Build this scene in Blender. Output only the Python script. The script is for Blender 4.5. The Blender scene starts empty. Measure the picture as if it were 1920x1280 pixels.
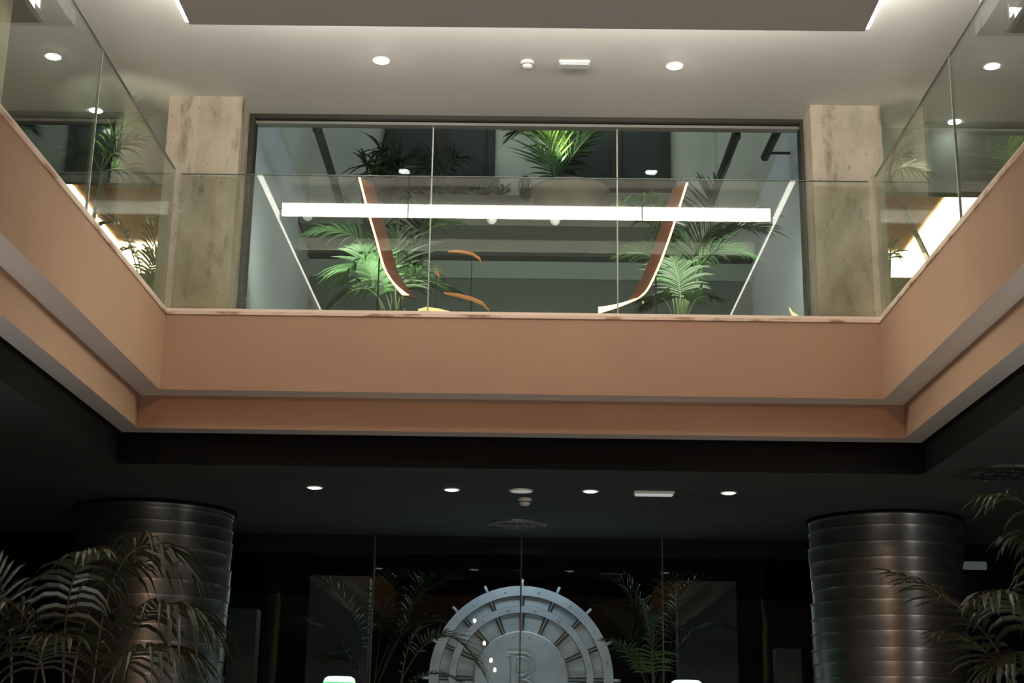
import bpy, bmesh, math, random
from mathutils import Vector, Matrix
random.seed(7)
sc = bpy.context.scene
C = sc.collection
R = math.radians
# ------------------------------------------------------------------ camera
F = 2722.7; PITCH = 0.2729; YAW = -0.0121; ROLL = 0.016
fw = Vector((math.sin(YAW)*math.cos(PITCH), math.cos(YAW)*math.cos(PITCH), math.sin(PITCH)))
r0 = Vector((math.cos(YAW), -math.sin(YAW), 0)); u0 = r0.cross(fw)
rt = math.cos(ROLL)*r0 + math.sin(ROLL)*u0
up = -math.sin(ROLL)*r0 + math.cos(ROLL)*u0
cd = bpy.data.cameras.new('camera'); cam = bpy.data.objects.new('camera', cd); C.objects.link(cam)
M = Matrix((rt, up, -fw)).transposed().to_4x4(); cam.matrix_world = M
cd.sensor_width = 36; cd.lens = F/1920*36; cd.clip_start = 0.05; cd.clip_end = 200
sc.camera = cam
def ray(u, v): return fw + rt*((u-960)/F) - up*((v-640)/F)
def atY(u, v, Y): d = ray(u, v); return d*(Y/d.y)
def atZ(u, v, Z): d = ray(u, v); return d*(Z/d.z)
def atX(u, v, X): d = ray(u, v); return d*(X/d.x)
# ------------------------------------------------------------------ world, exposure
w = bpy.data.worlds.new('night'); sc.world = w; w.use_nodes = True
w.node_tree.nodes['Background'].inputs[0].default_value = (0.35, 0.45, 0.6, 1)
w.node_tree.nodes['Background'].inputs[1].default_value = 0.008
vs = sc.view_settings; vs.view_transform = 'Standard'; vs.look = 'None'; vs.gamma = 1; vs.use_curve_mapping = False
vs.exposure = 0.0
try:
    sc.cycles.use_denoising = True
    sc.cycles.max_bounces = 8; sc.cycles.transparent_max_bounces = 24; sc.cycles.glossy_bounces = 5
    sc.cycles.sample_clamp_indirect = 4.0
    sc.cycles.caustics_reflective = False; sc.cycles.caustics_refractive = False
except Exception: pass
def area(name, loc, target, sx, sy, power, col, spread=180):
    l = bpy.data.lights.new(name, 'AREA'); l.shape = 'RECTANGLE'; l.size = sx; l.size_y = sy
    l.energy = power; l.color = col; l.spread = R(spread)
    o = bpy.data.objects.new(name, l); C.objects.link(o); o.location = loc
    o.rotation_euler = (Vector(target)-Vector(loc)).to_track_quat('-Z', 'Y').to_euler(); return o
def spot(name, loc, target, power, col, ang=40, blend=.5, size=.05):
    l = bpy.data.lights.new(name, 'SPOT'); l.energy = power; l.color = col; l.spot_size = R(ang); l.spot_blend = blend; l.shadow_soft_size = size
    o = bpy.data.objects.new(name, l); C.objects.link(o); o.location = loc
    o.rotation_euler = (Vector(target)-Vector(loc)).to_track_quat('-Z', 'Y').to_euler(); return o
WARM = (1, .80, .58); NEUT = (1, .96, .88); COOL = (.86, .93, 1)
area('added_key_fill', (0, 3.4, 5.2), (0, 3.4, 0), 3.6, 5.4, 34, (1, .93, .82))  # added area light under the panel, no lamp modelled; lights the fascias
area('gallery_left_fill', (-5.4, 10.6, 4.9), (3.0, 10.2, 2.7), 1.0, 1.6, 34, (1, .95, .88), 36)  # added side light without a lamp; brightens the right fascia near its corner
area('gallery_right_fill', (5.4, 10.6, 4.9), (-3.0, 10.2, 2.7), 1.0, 1.6, 34, (1, .95, .88), 36)  # added side light without a lamp; brightens the left fascia near its corner
area('lobby_floor_fill', (0, 4.5, -1.2), (0, 6.5, 5), 5, 4, 240, (1, .96, .90))  # added uplight, no such fixture; brightens soffits from below
area('lobby_warm_fill', (0.3, -3.4, 5.35), (2.5, 15, 0.8), 0.5, .4, 330, (1, .55, .25))  # unseen warm source added for the streaks on the metal columns
area('lobby_white_fill', (7.0, 8.0, 1.5), (3.4, 16, 0.0), 0.4, 1.2, 60, (1, .93, .85))  # unseen source added for the pale streak on the right metal column
area('courtyard_wall_fill', (0, 13.2, 4.4), (0, 17, 6.6), 4.6, .4, 82, (1, 1, .92))  # added upward wash for the courtyard wall, no lamp modelled
area('courtyard_top_fill', (0, 14.8, 10.5), (0, 15, 4), 3.5, 2, 105, (.88, .95, 1))  # added dim overhead light for the courtyard, source unseen
area('courtyard_side_fill', (2.2, 13.3, 7.8), (-2.7, 14.5, 6.6), .6, .6, 9, (.84, .92, 1), 120)  # small light added to brighten the left courtyard side wall
area('courtyard_side_fill_right', (-2.2, 13.3, 7.8), (2.7, 14.5, 6.6), .6, .6, 6, (.84, .92, 1), 120)  # small light added to brighten the right courtyard side wall
spot('palm_uplight_left', (-2.0, 12.95, 3.5), (-1.55, 13.7, 4.6), 60, (.95, 1, .93), 60)
spot('palm_uplight_right', (1.75, 12.95, 3.5), (1.5, 13.8, 4.6), 50, (.95, 1, .88), 50)
area('emblem_light', (0, 16.80, 2.25), (0, 17.3, 1.0), 2.6, .15, 15, (.80, .89, 1))
area('back_court_fill', (0, 19.4, 2.25), (0, 19.0, 0), 7.5, .8, 26, (.85, 1, .86))  # dim light added to reveal the palms beyond the lobby glass
area('emblem_low_fill', (0, 16.72, -.7), (0, 17.3, 1.1), 2.4, .15, 21, (.80, .89, 1))  # second light added from below to fill the emblem
# ------------------------------------------------------------------ materials
def mat(name, col, rough=.6, metal=0., emit=None, estr=0., **k):
    m = bpy.data.materials.new(name); m.use_nodes = True
    b = m.node_tree.nodes['Principled BSDF']
    b.inputs['Base Color'].default_value = (*col, 1); b.inputs['Roughness'].default_value = rough; b.inputs['Metallic'].default_value = metal
    if emit: b.inputs['Emission Color'].default_value = (*emit, 1); b.inputs['Emission Strength'].default_value = estr
    for a, v in k.items(): b.inputs[a].default_value = v
    return m
def noisy(name, c1, c2, scale=3, rough=.7, metal=0, detail=5, stretch=(1, 1, 1), lo=.35, hi=.65, bump=0., **k):
    m = mat(name, c1, rough, metal, **k); nt = m.node_tree; N = nt.nodes; L = nt.links; b = N['Principled BSDF']
    tc = N.new('ShaderNodeTexCoord'); mp = N.new('ShaderNodeMapping'); mp.inputs['Scale'].default_value = stretch
    no = N.new('ShaderNodeTexNoise'); no.inputs['Scale'].default_value = scale; no.inputs['Detail'].default_value = detail
    cr = N.new('ShaderNodeValToRGB'); cr.color_ramp.elements[0].position = lo; cr.color_ramp.elements[1].position = hi
    cr.color_ramp.elements[0].color = (*c1, 1); cr.color_ramp.elements[1].color = (*c2, 1)
    L.new(tc.outputs['Object'], mp.inputs[0]); L.new(mp.outputs[0], no.inputs['Vector']); L.new(no.outputs['Fac'], cr.inputs[0]); L.new(cr.outputs[0], b.inputs['Base Color'])
    if bump:
        bu = N.new('ShaderNodeBump'); bu.inputs['Strength'].default_value = bump; bu.inputs['Distance'].default_value = .01
        L.new(no.outputs['Fac'], bu.inputs['Height']); L.new(bu.outputs[0], b.inputs['Normal'])
    return m
def concrete():
    m = mat('board_marked_concrete', (.5, .4, .28), .85); nt = m.node_tree; N = nt.nodes; L = nt.links; b = N['Principled BSDF']
    tc = N.new('ShaderNodeTexCoord')
    def noise(sc_, st, det=6):
        mp = N.new('ShaderNodeMapping'); mp.inputs['Scale'].default_value = st
        n = N.new('ShaderNodeTexNoise'); n.inputs['Scale'].default_value = sc_; n.inputs['Detail'].default_value = det; n.inputs['Roughness'].default_value = .65
        L.new(tc.outputs['Object'], mp.inputs[0]); L.new(mp.outputs[0], n.inputs['Vector']); return n.outputs['Fac']
    def ramp(src, p0, c0, p1, c1):
        r = N.new('ShaderNodeValToRGB'); r.color_ramp.elements[0].position = p0; r.color_ramp.elements[1].position = p1
        r.color_ramp.elements[0].color = (*c0, 1); r.color_ramp.elements[1].color = (*c1, 1); L.new(src, r.inputs[0]); return r.outputs[0]
    def mul(a, c, f=1.):
        x = N.new('ShaderNodeMixRGB'); x.blend_type = 'MULTIPLY'; x.inputs[0].default_value = f; L.new(a, x.inputs[1]); L.new(c, x.inputs[2]); return x.outputs[0]
    base = ramp(noise(2.2, (1, 1, .8)), .35, (.52, .45, .35), .65, (.64, .575, .46))
    stain = ramp(noise(3.2, (1.6, 1.6, .5), 8), .33, (.42, .32, .23), .45, (1, 1, 1))
    grey = ramp(noise(1.6, (1.5, 1.5, .5), 4), .40, (.72, .76, .78), .6, (1, 1, 1))
    pits = ramp(noise(30, (1, 1, .6), 8), .32, (.4, .32, .24), .38, (1, 1, 1))
    c = mul(mul(mul(base, stain, .75), grey, .9), pits, .6)
    oi = N.new('ShaderNodeObjectInfo')
    c = mul(c, ramp(oi.outputs['Random'], 0, (.86, .82, .77), 1, (1, .98, .95)))
    L.new(c, b.inputs['Base Color'])
    bu = N.new('ShaderNodeBump'); bu.inputs['Strength'].default_value = .5; bu.inputs['Distance'].default_value = .01
    L.new(noise(14, (1, 1, .5), 8), bu.inputs['Height']); L.new(bu.outputs[0], b.inputs['Normal'])
    return m
def glass(name, tint=(.80, .88, .82), refl=1.0, rough=0.0, ior=1.5):
    m = bpy.data.materials.new(name); m.use_nodes = True; nt = m.node_tree; N = nt.nodes; L = nt.links; N.remove(N['Principled BSDF'])
    out = N['Material Output']; tr = N.new('ShaderNodeBsdfTransparent'); gl = N.new('ShaderNodeBsdfGlossy'); mx = N.new('ShaderNodeMixShader')
    tr.inputs[0].default_value = (*tint, 1); gl.inputs['Roughness'].default_value = rough; gl.inputs[0].default_value = (refl, refl, refl, 1)
    ge = N.new('ShaderNodeNewGeometry'); ma = N.new('ShaderNodeMath'); ma.operation = 'MULTIPLY_ADD'
    ma.inputs[1].default_value = 1/ior-ior; ma.inputs[2].default_value = ior; L.new(ge.outputs['Backfacing'], ma.inputs[0])
    fr = N.new('ShaderNodeFresnel'); L.new(ma.outputs[0], fr.inputs['IOR'])
    L.new(fr.outputs[0], mx.inputs[0]); L.new(tr.outputs[0], mx.inputs[1]); L.new(gl.outputs[0], mx.inputs[2]); L.new(mx.outputs[0], out.inputs['Surface'])
    return m
def leafmat(name, c1, c2, tr=.35):
    m = noisy(name, c1, c2, 2.5, .35)
    b = m.node_tree.nodes['Principled BSDF']; N = m.node_tree.nodes; L = m.node_tree.links
    t = N.new('ShaderNodeBsdfTranslucent'); t.inputs[0].default_value = (c2[0]*1.3, c2[1]*1.3, c2[2], 1); mx = N.new('ShaderNodeMixShader'); mx.inputs[0].default_value = tr
    L.new(b.outputs[0], mx.inputs[1]); L.new(t.outputs[0], mx.inputs[2]); L.new(mx.outputs[0], N['Material Output'].inputs[0]); return m
PINK = noisy('pink_beige_paint', (.31, .178, .112), (.33, .192, .122), 1.5, .6)
CREAM = noisy('off_white_paint', (.76, .74, .70), (.80, .78, .74), 1.2, .65)
CEIL = noisy('white_ceiling_paint', (.68, .67, .64), (.72, .71, .68), .8, .7)
PANEL = mat('grey_ceiling_paint', (.50, .475, .46), .7)
GREYCEIL = mat('gallery_grey_paint', (.40, .41, .39), .7)
BLACK = noisy('charcoal_ceiling_paint', (.075, .085, .088), (.088, .098, .10), 1.5, .8, **{'Specular IOR Level': .2})
BLACK2 = mat('black_fascia_paint', (.004, .004, .004), .8, **{'Specular IOR Level': .08})
MARBLE = noisy('brown_veined_marble', (.30, .17, .11), (.66, .50, .40), 6, .3, detail=9, stretch=(.6, .6, 2), lo=.38, hi=.5)
CHAN = mat('brushed_channel', (.74, .62, .52), .35, .15)
CONC = concrete()
GLASS = glass('rail_glass', (.925, .94, .905))
SGLASS = glass('side_rail_glass', (.82, .87, .83))
WGLASS = glass('window_glass', (.93, .965, .94), .10)
DGLASS = glass('lobby_glass', (.80, .84, .82), .3)
EDGE = mat('polished_glass_edge', (.16, .2, .17), .25)
FRAME = mat('dark_bronze_frame', (.05, .045, .038), .4, .3)
LED = mat('cove_led_strip', (1, 1, 1), .5, 0, (1, .965, .86), 20)
ORANGE_GLOW = mat('orange_reflection_glow', (1, 1, 1), .5, 0, (1, .46, .17), 9)  # glow of the ribbons that stand in for orange reflections
LEDW2 = mat('bright_warm_led_strip', (1, 1, 1), .5, 0, (1, .82, .48), 14)
WHITE = mat('white_plastic', (.8, .79, .75), .4)
LAMP = mat('downlight_lens', (1, 1, 1), .5, 0, (1, .97, .95), 180)
LAMPG = mat('gallery_downlight_lens', (1, 1, 1), .5, 0, (1, .97, .95), 35)
LAMPS = mat('lower_downlight_lens', (1, 1, 1), .5, 0, (1, .98, .92), 4)
METAL = noisy('dented_galvanised_metal', (.52, .53, .54), (.66, .665, .67), 4, .40, .97, stretch=(1, 1, 3), bump=.12)
STEEL = noisy('emblem_steel', (.42, .48, .54), (.52, .58, .64), 3, .45, .2, bump=.1)
STEELD = mat('emblem_cell_steel', (.24, .27, .30), .4, .3)
WOOD = noisy('honey_wood', (.42, .20, .07), (.60, .30, .11), 3, .45, detail=8, stretch=(1, 12, 1))
ORANGE_REFL = noisy('orange_reflection_tone', (.20, .065, .022), (.28, .09, .03), 5, .4, detail=6, stretch=(1, 1, 9))  # body colour of the ribbons that stand in for orange reflections
WALLC = noisy('courtyard_render', (.40, .42, .36), (.46, .48, .42), 1.2, .8)
WALLB = mat('courtyard_blue_white_render', (.50, .54, .57), .7)
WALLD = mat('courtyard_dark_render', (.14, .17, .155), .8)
WALLG = noisy('gallery_wall_paint', (.34, .36, .31), (.38, .40, .35), 1, .7)
WDARK = mat('dark_window_glass', (.045, .055, .053), .3)
PIPE = mat('dark_zinc', (.05, .05, .045), .5, .4)
TERRA = noisy('pale_clay', (.17, .14, .095), (.24, .20, .14), 4, .8)
PLANTER = mat('dark_planter', (.05, .05, .045), .6)
SOIL = mat('soil', (.03, .02, .015), .95)
FLOORM = noisy('lobby_floor_wood', (.14, .09, .05), (.20, .13, .08), 3, .35, stretch=(1, 8, 1))
GFLOOR = mat('gallery_floor_stone', (.25, .22, .19), .5)
LOBBYW = mat('lobby_dark_wall', (.05, .047, .043), .7)
LEAF = leafmat('palm_leaf_green', (.045, .105, .04), (.11, .20, .09))  # paler copy; on mixed palms the lit fronds are put into this colour
LEAFD = leafmat('dark_palm_leaf', (.014, .028, .011), (.03, .055, .022), .12)  # darker copy; on mixed palms it stands for the unlit fronds
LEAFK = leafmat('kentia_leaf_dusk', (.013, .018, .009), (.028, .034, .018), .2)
LEAFY = leafmat('uplit_yellow_green_leaf', (.16, .30, .04), (.28, .45, .08), .45)  # bright copy; uplit look of top fronds put into the colour
STEM = mat('palm_stem', (.10, .13, .05), .6)
STEMK = mat('palm_stem_brown', (.05, .045, .025), .6)
GREEN = mat('green_lamp_glass', (.1, .6, .2), .3, 0, (.05, .75, .18), 1.0)
GREENW = mat('green_lamp_core', (.2, 1, .5), .3, 0, (.62, 1, .72), 1.5)
BULB = mat('filament_bulb_glass', (1, .8, .5), .3, 0, (1, .72, .30), 260)
GLOBE = mat('frosted_globe', (.8, .78, .76), .5, 0, (.9, .88, .86), .12)
BRASS = mat('aged_brass', (.45, .33, .14), .35, .9)
_n = METAL.node_tree; _t = _n.nodes.new('ShaderNodeTangent'); _t.direction_type = 'RADIAL'; _t.axis = 'Z'
_b = _n.nodes['Principled BSDF']; _b.inputs['Anisotropic'].default_value = .85; _b.inputs['Anisotropic Rotation'].default_value = 0.25; _n.links.new(_t.outputs[0], _b.inputs['Tangent'])
# ------------------------------------------------------------------ mesh helpers
def new(name, bm, mats, parent=None, smooth=False):
    me = bpy.data.meshes.new(name); bmesh.ops.recalc_face_normals(bm, faces=bm.faces) if getattr(bm, 'fix', True) else None
    bm.to_mesh(me); bm.free()
    for m in (mats if isinstance(mats, (list, tuple)) else [mats]): me.materials.append(m)
    if smooth:
        for p in me.polygons: p.use_smooth = True
    o = bpy.data.objects.new(name, me); C.objects.link(o)
    if parent: o.parent = parent
    return o
def mesh(name, verts, faces, m, parent=None, smooth=False):
    me = bpy.data.meshes.new(name); me.from_pydata([tuple(v) for v in verts], [], faces); me.update()
    me.materials.append(m)
    if smooth:
        for p in me.polygons: p.use_smooth = True
    o = bpy.data.objects.new(name, me); C.objects.link(o)
    if parent: o.parent = parent
    return o
def tag(o, label, cat, group=None, kind=None):
    o['label'] = label; o['category'] = cat
    if group: o['group'] = group
    if kind: o['kind'] = kind
    return o
def thing(name, label, cat, loc=(0, 0, 0), group=None, kind=None):
    o = bpy.data.objects.new(name, None); o.empty_display_size = .1; C.objects.link(o); o.location = loc
    return tag(o, label, cat, group, kind)
def bx(bm, x0, x1, y0, y1, z0, z1, mi=0, bev=0):
    g = bmesh.ops.create_cube(bm, size=1, matrix=Matrix.Translation(((x0+x1)/2, (y0+y1)/2, (z0+z1)/2)) @ Matrix.Diagonal((abs(x1-x0), abs(y1-y0), abs(z1-z0), 1)))
    fs = {f for v in g['verts'] for f in v.link_faces}
    for f in fs: f.material_index = mi
    if bev:
        es = {e for v in g['verts'] for e in v.link_edges}
        bmesh.ops.bevel(bm, geom=list(es), offset=bev, segments=2, affect='EDGES', profile=.5)
def box(name, x0, x1, y0, y1, z0, z1, m, parent=None, bev=0):
    bm = bmesh.new(); bx(bm, x0, x1, y0, y1, z0, z1, 0, bev); return new(name, bm, m, parent)
def lathe(name, prof, m, parent=None, n=40, smooth=True, axis='Z', loc=(0, 0, 0)):
    vs_, fs = [], []
    for (r, z) in prof:
        for i in range(n):
            a = 2*math.pi*i/n
            p = (r*math.cos(a), r*math.sin(a), z)
            if axis == 'Y': p = (p[0], -p[2], p[1])
            vs_.append((p[0]+loc[0], p[1]+loc[1], p[2]+loc[2]))
    k = len(prof)
    for j in range(k-1):
        for i in range(n):
            fs.append((j*n+i, j*n+(i+1) % n, (j+1)*n+(i+1) % n, (j+1)*n+i))
    if prof[0][0] > 1e-4: fs.append(tuple(range(n-1, -1, -1)))
    if prof[-1][0] > 1e-4: fs.append(tuple((k-1)*n+i for i in range(n)))
    return mesh(name, vs_, fs, m, parent, smooth)
def ring_lathe(name, prof, m, parent=None, n=48, smooth=False, axis='Z', loc=(0, 0, 0)):   # closed profile loop
    vs_, fs = [], []; k = len(prof)
    for (r, z) in prof:
        for i in range(n):
            a = 2*math.pi*i/n; p = (r*math.cos(a), r*math.sin(a), z)
            if axis == 'Y': p = (p[0], -p[2], p[1])
            vs_.append((p[0]+loc[0], p[1]+loc[1], p[2]+loc[2]))
    for j in range(k):
        for i in range(n): fs.append((j*n+i, j*n+(i+1) % n, ((j+1) % k)*n+(i+1) % n, ((j+1) % k)*n+i))
    return mesh(name, vs_, fs, m, parent, smooth)
def tube_data(pts, rad, n=8):
    vs_, fs = [], []; pts = [Vector(p) for p in pts]
    ref = Vector((0, 0, 1)) if abs((pts[-1]-pts[0]).normalized().z) < .9 else Vector((1, 0, 0))
    for j, p in enumerate(pts):
        t = (pts[min(j+1, len(pts)-1)]-pts[max(j-1, 0)]).normalized()
        a = t.cross(ref).normalized(); b = t.cross(a); r = rad[j] if isinstance(rad, (list, tuple)) else rad
        for i in range(n):
            q = 2*math.pi*i/n; vs_.append(p+a*r*math.cos(q)+b*r*math.sin(q))
    for j in range(len(pts)-1):
        for i in range(n): fs.append((j*n+i, j*n+(i+1) % n, (j+1)*n+(i+1) % n, (j+1)*n+i))
    fs.append(tuple(range(n-1, -1, -1))); fs.append(tuple((len(pts)-1)*n+i for i in range(n)))
    return vs_, fs
def tube(name, pts, rad, m, parent=None, n=8): v, f = tube_data(pts, rad, n); return mesh(name, v, f, m, parent, True)

# ------------------------------------------------------------------ the void: sizes
XL, XR, YF, YB = -3.143, 3.016, 12.0, -2.2      # faces of the opening
ZS, ZF = 3.565, 2.895                            # under the sill, bottom of the pink face
D1, Z2, D2, Z3 = .215, 2.605, .40, 2.325         # step back, lower lip, second step, dark ceiling
ZCE, ZP = 5.652, 5.27
YW = 12.55                                       # curtain wall
def cor(d): return [(XL-d, YB-d), (XR+d, YB-d), (XR+d, YF+d), (XL-d, YF+d)]
def side_profile(name, i, prof, mats, label):
    # one side (0 back, 1 right, 2 front, 3 left) of the ring, mitred at its corners; prof = [(d, z, mat)]
    bm = bmesh.new(); A = []; B = []
    for (d, z, mi) in prof:
        c = cor(d); a = c[i]; b = c[(i+1) % 4]
        A.append(bm.verts.new((*a, z))); B.append(bm.verts.new((*b, z)))
    n = len(prof)
    for j in range(n):
        f = bm.faces.new((A[j], B[j], B[(j+1) % n], A[(j+1) % n])); f.material_index = prof[j][2]
    bm.faces.new(A); bm.faces.new(B[::-1])
    o = new(name, bm, mats); tag(o, label, 'wall', kind='structure'); return o
prof = [(0, ZS, 0), (0, ZF, 1), (D1, ZF, 0), (D1, Z2, 1), (D2, Z2, 0), (D2, ZS, 0)]
for i, (nm, lb) in enumerate([('wall_back', 'pink beige stepped fascia of the opening behind the viewer'), ('wall_right', 'pink beige stepped fascia running along the right side of the opening'),
                              ('wall_front', 'pink beige stepped fascia straight ahead below the glass balustrade'), ('wall_left', 'pink beige stepped fascia running along the left side of the opening')]):
    side_profile(nm, i, prof, [PINK, CREAM], lb)
def ring_slab(name, d0, outer, z0, z1, mats, label, inner_mat=0, cat='ceiling'):
    bm = bmesh.new(); inn = cor(d0); ou = [(outer[0], outer[2]), (outer[1], outer[2]), (outer[1], outer[3]), (outer[0], outer[3])]
    V = {}
    for k, z in (('b', z0), ('t', z1)):
        V['i'+k] = [bm.verts.new((*p, z)) for p in inn]; V['o'+k] = [bm.verts.new((*p, z)) for p in ou]
    for i in range(4):
        j = (i+1) % 4
        bm.faces.new((V['ib'][i], V['ib'][j], V['ob'][j], V['ob'][i])); bm.faces.new((V['it'][i], V['it'][j], V['ot'][j], V['ot'][i]))
        f = bm.faces.new((V['ib'][i], V['ib'][j], V['it'][j], V['it'][i])); f.material_index = inner_mat
        bm.faces.new((V['ob'][i], V['ob'][j], V['ot'][j], V['ot'][i]))
    return tag(new(name, bm, mats), label, cat, kind='structure')
ring_slab('ceiling', D2, (-8.5, 8.5, -5, 16.6), Z3, Z2, [BLACK, BLACK2], 'charcoal painted ceiling of the lobby under the gallery', 1)
ring_slab('floor', D2, (-8.5, 8.5, -5, 12.7), Z2+.002, 3.1, [GFLOOR], 'gallery floor slab around the opening', 0, 'floor')
# sills: metal glass channel over veined marble
sill_txt = {1: 'right', 2: 'front', 3: 'left'}
for i in (1, 2, 3):
    o = side_profile('trim_%d' % i, i, [(-.012, ZS, 0), (.30, ZS, 0), (.30, 3.592, 0), (-.012, 3.592, 0)], [MARBLE], 'brown veined marble sill capping the %s fascia' % sill_txt[i])
    o['category'] = 'sill'
    o2 = side_profile('glass_channel', i, [(-.004, 3.592, 0), (.045, 3.592, 0), (.045, 3.62, 0), (-.004, 3.62, 0)], [CHAN], '')
    o2.parent = o
    for k in ('label', 'category', 'kind'): del o2[k]
    # inner backing kerb
    o3 = side_profile('kerb', i, [(.06, 3.592, 0), (.35, 3.592, 0), (.35, 3.60, 0), (.06, 3.60, 0)], [CREAM], ''); o3.parent = o
    for k in ('label', 'category', 'kind'): del o3[k]
# ------------------------------------------------------------------ glass balustrades
def pane(name, x0, x1, y0, y1, z0, z1, parent, m=GLASS, edge=True, ax='x'):
    p = box(name, x0, x1, y0, y1, z0, z1, m, parent)
    return p
bal = thing('glass_balustrade', 'frameless clear glass balustrade across the front of the opening, three panes', 'balustrade', (0, YF, 3.62))
xs = [XL+.03, atY(762, 470, YF).x, atY(1205, 470, YF).x, XR-.03]
for k in range(3):
    pane('pane', xs[k]+.004, xs[k+1]-.004, .012, .030, 0, 4.873-3.62, bal)
    e = box('polished_edge', xs[k]+.004, xs[k+1]-.004, .012, .030, 4.873-3.62, 4.8775-3.62, EDGE, bal)
for (nm, X, ys, side) in (('glass_balustrade', XL, (-2.1, 1.5, 5.6, 9.679, 11.99), -1), ('glass_balustrade', XR, (-2.1, 1.5, 5.6, 9.649, 11.99), 1)):
    b = thing(nm, 'frameless glass balustrade along the %s edge of the opening' % ('left' if side < 0 else 'right'), 'balustrade', (X, 0, 3.62))
    a, c = (-.030, -.012) if side < 0 else (.012, .030)
    for k in range(4):
        pane('pane', a, c, ys[k]+.008, ys[k+1]-.008, 0, 4.901-3.62, b, SGLASS)
        box('polished_edge', a, c, ys[k]+.008, ys[k+1]-.008, 4.901-3.62, 4.9055-3.62, EDGE, b)
        if k: box('joint_seal', a, c, ys[k]-.007, ys[k]+.007, .0, 4.89-3.62, mat('seal_grey', (.5, .5, .45), .4), b)
# ------------------------------------------------------------------ upper ceiling and its dropped panel
tag(box('ceiling', -8.5, 8.5, -5, 12.7, ZCE, ZCE+.2, CEIL), 'white upper ceiling over the gallery and opening', 'ceiling', kind='structure')
pn = thing('ceiling_panel', 'large grey dropped ceiling panel edged with a hidden white light strip, centre', 'ceiling panel', (0, 0, 0))
PX0, PX1, PY1 = -2.60, 2.50, 9.93
box('panel_board', PX0, PX1, -2, PY1, ZP-.03, ZP, PANEL, pn)
box('panel_core', PX0+.10, PX1-.10, -1.9, PY1-.10, ZP, ZCE, PANEL, pn)
LEDV = mat('side_cove_led_strip', (1, 1, 1), .5, 0, (1, .965, .86), 210)
LEDU = mat('upward_led_strip', (1, 1, 1), .5, 0, (1, .965, .86), 42)
def strip(x0, x1, y0, y1, z0, z1, par, m=LED): return box('light_strip', x0, x1, y0, y1, z0, z1, m, par)
strip(PX0+.02, PX1-.02, PY1-.06, PY1-.03, ZP+.002, ZP+.15, pn)
for xa, xb in ((PX0+.02, PX0+.075), (PX1-.075, PX1-.02)): strip(xa, xb, -1.9, PY1-.07, ZP+.001, ZP+.022, pn, LEDV)
for xa, xb in ((PX0, PX0+.014), (PX1-.014, PX1)): box('edge_lip', xa, xb, -2, PY1, ZP, ZP+.026, PANEL, pn); box('end_cap', xa, xb, PY1-.09, PY1-.02, ZP+.03, ZP+.17, PANEL, pn)
GLOWC = mat('ceiling_glow_line', (1, 1, 1), .5, 0, (1, .965, .86), 9); GLOWC2 = mat('ceiling_glow_line_soft', (1, 1, 1), .5, 0, (1, .965, .86), .7)
for sx_, e_ in ((-1, PX0), (1, PX1)):
    q_ = abs(e_)*ZCE/ZP
    a_, b_ = sorted((sx_*(q_-.02), sx_*(q_+.038))); strip(a_, b_, -1.9, 10.66, ZCE-.006, ZCE-.001, pn, GLOWC)  # emissive line added on the ceiling for the cove glow beside the panel
strip(PX0+.08, PX1-.08, PY1-.025, PY1-.003, ZP+.001, ZP+.012, pn, LEDU)

LEDS = mat('gallery_led_strip', (1, 1, 1), .5, 0, (1, .965, .86), 3.0)
for (x0, x1, sd) in ((-8.3, -3.50, 'left'), (3.36, 8.3, 'right')):
    g = thing('ceiling_panel', 'grey dropped ceiling panel over the %s gallery with softly lit far edge' % sd, 'ceiling panel')
    box('panel_board', x0, x1, -2, 9.98, ZP-.03, ZP, GREYCEIL, g); box('panel_core', x0+(.1 if sd == 'left' else 0), x1-(0 if sd == 'left' else .1), -2, 9.975 if False else 9.88, ZP, ZCE, GREYCEIL, g)
    strip(x0+.1, x1-.1, 9.90, 9.93, ZP+.002, ZP+.06, g, LEDS); xe = x1 if sd == 'left' else x0; box('end_board', xe-.01, xe+.01, 9.86, 9.98, ZP-.03, ZP+.08, GREYCEIL, g)
# gallery side walls and the back walls of the shell
for nm, x0, x1 in (('wall_left', -8.7, -8.5), ('wall_right', 8.5, 8.7)):
    tag(box(nm, x0, x1, -5, 12.7, 2.605, ZCE, WALLG), 'grey wall closing the %s gallery' % nm[5:], 'wall', kind='structure')
tag(box('wall_back', -8.7, 8.7, -5.2, -5, -1.6, ZCE, LOBBYW), 'dark wall behind the viewer', 'wall', kind='structure')
for nm, x0, x1 in (('wall_left', -8.7, -8.5), ('wall_right', 8.5, 8.7)):
    tag(box(nm, x0, x1, -5, 16.7, -1.6, 2.605, LOBBYW), 'dark lobby wall on the %s at ground level' % nm[5:], 'wall', kind='structure')
tag(box('floor', -8.7, 8.7, -5.2, 26, -1.7, -1.6, FLOORM), 'dark lobby floor', 'floor', kind='structure')
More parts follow.
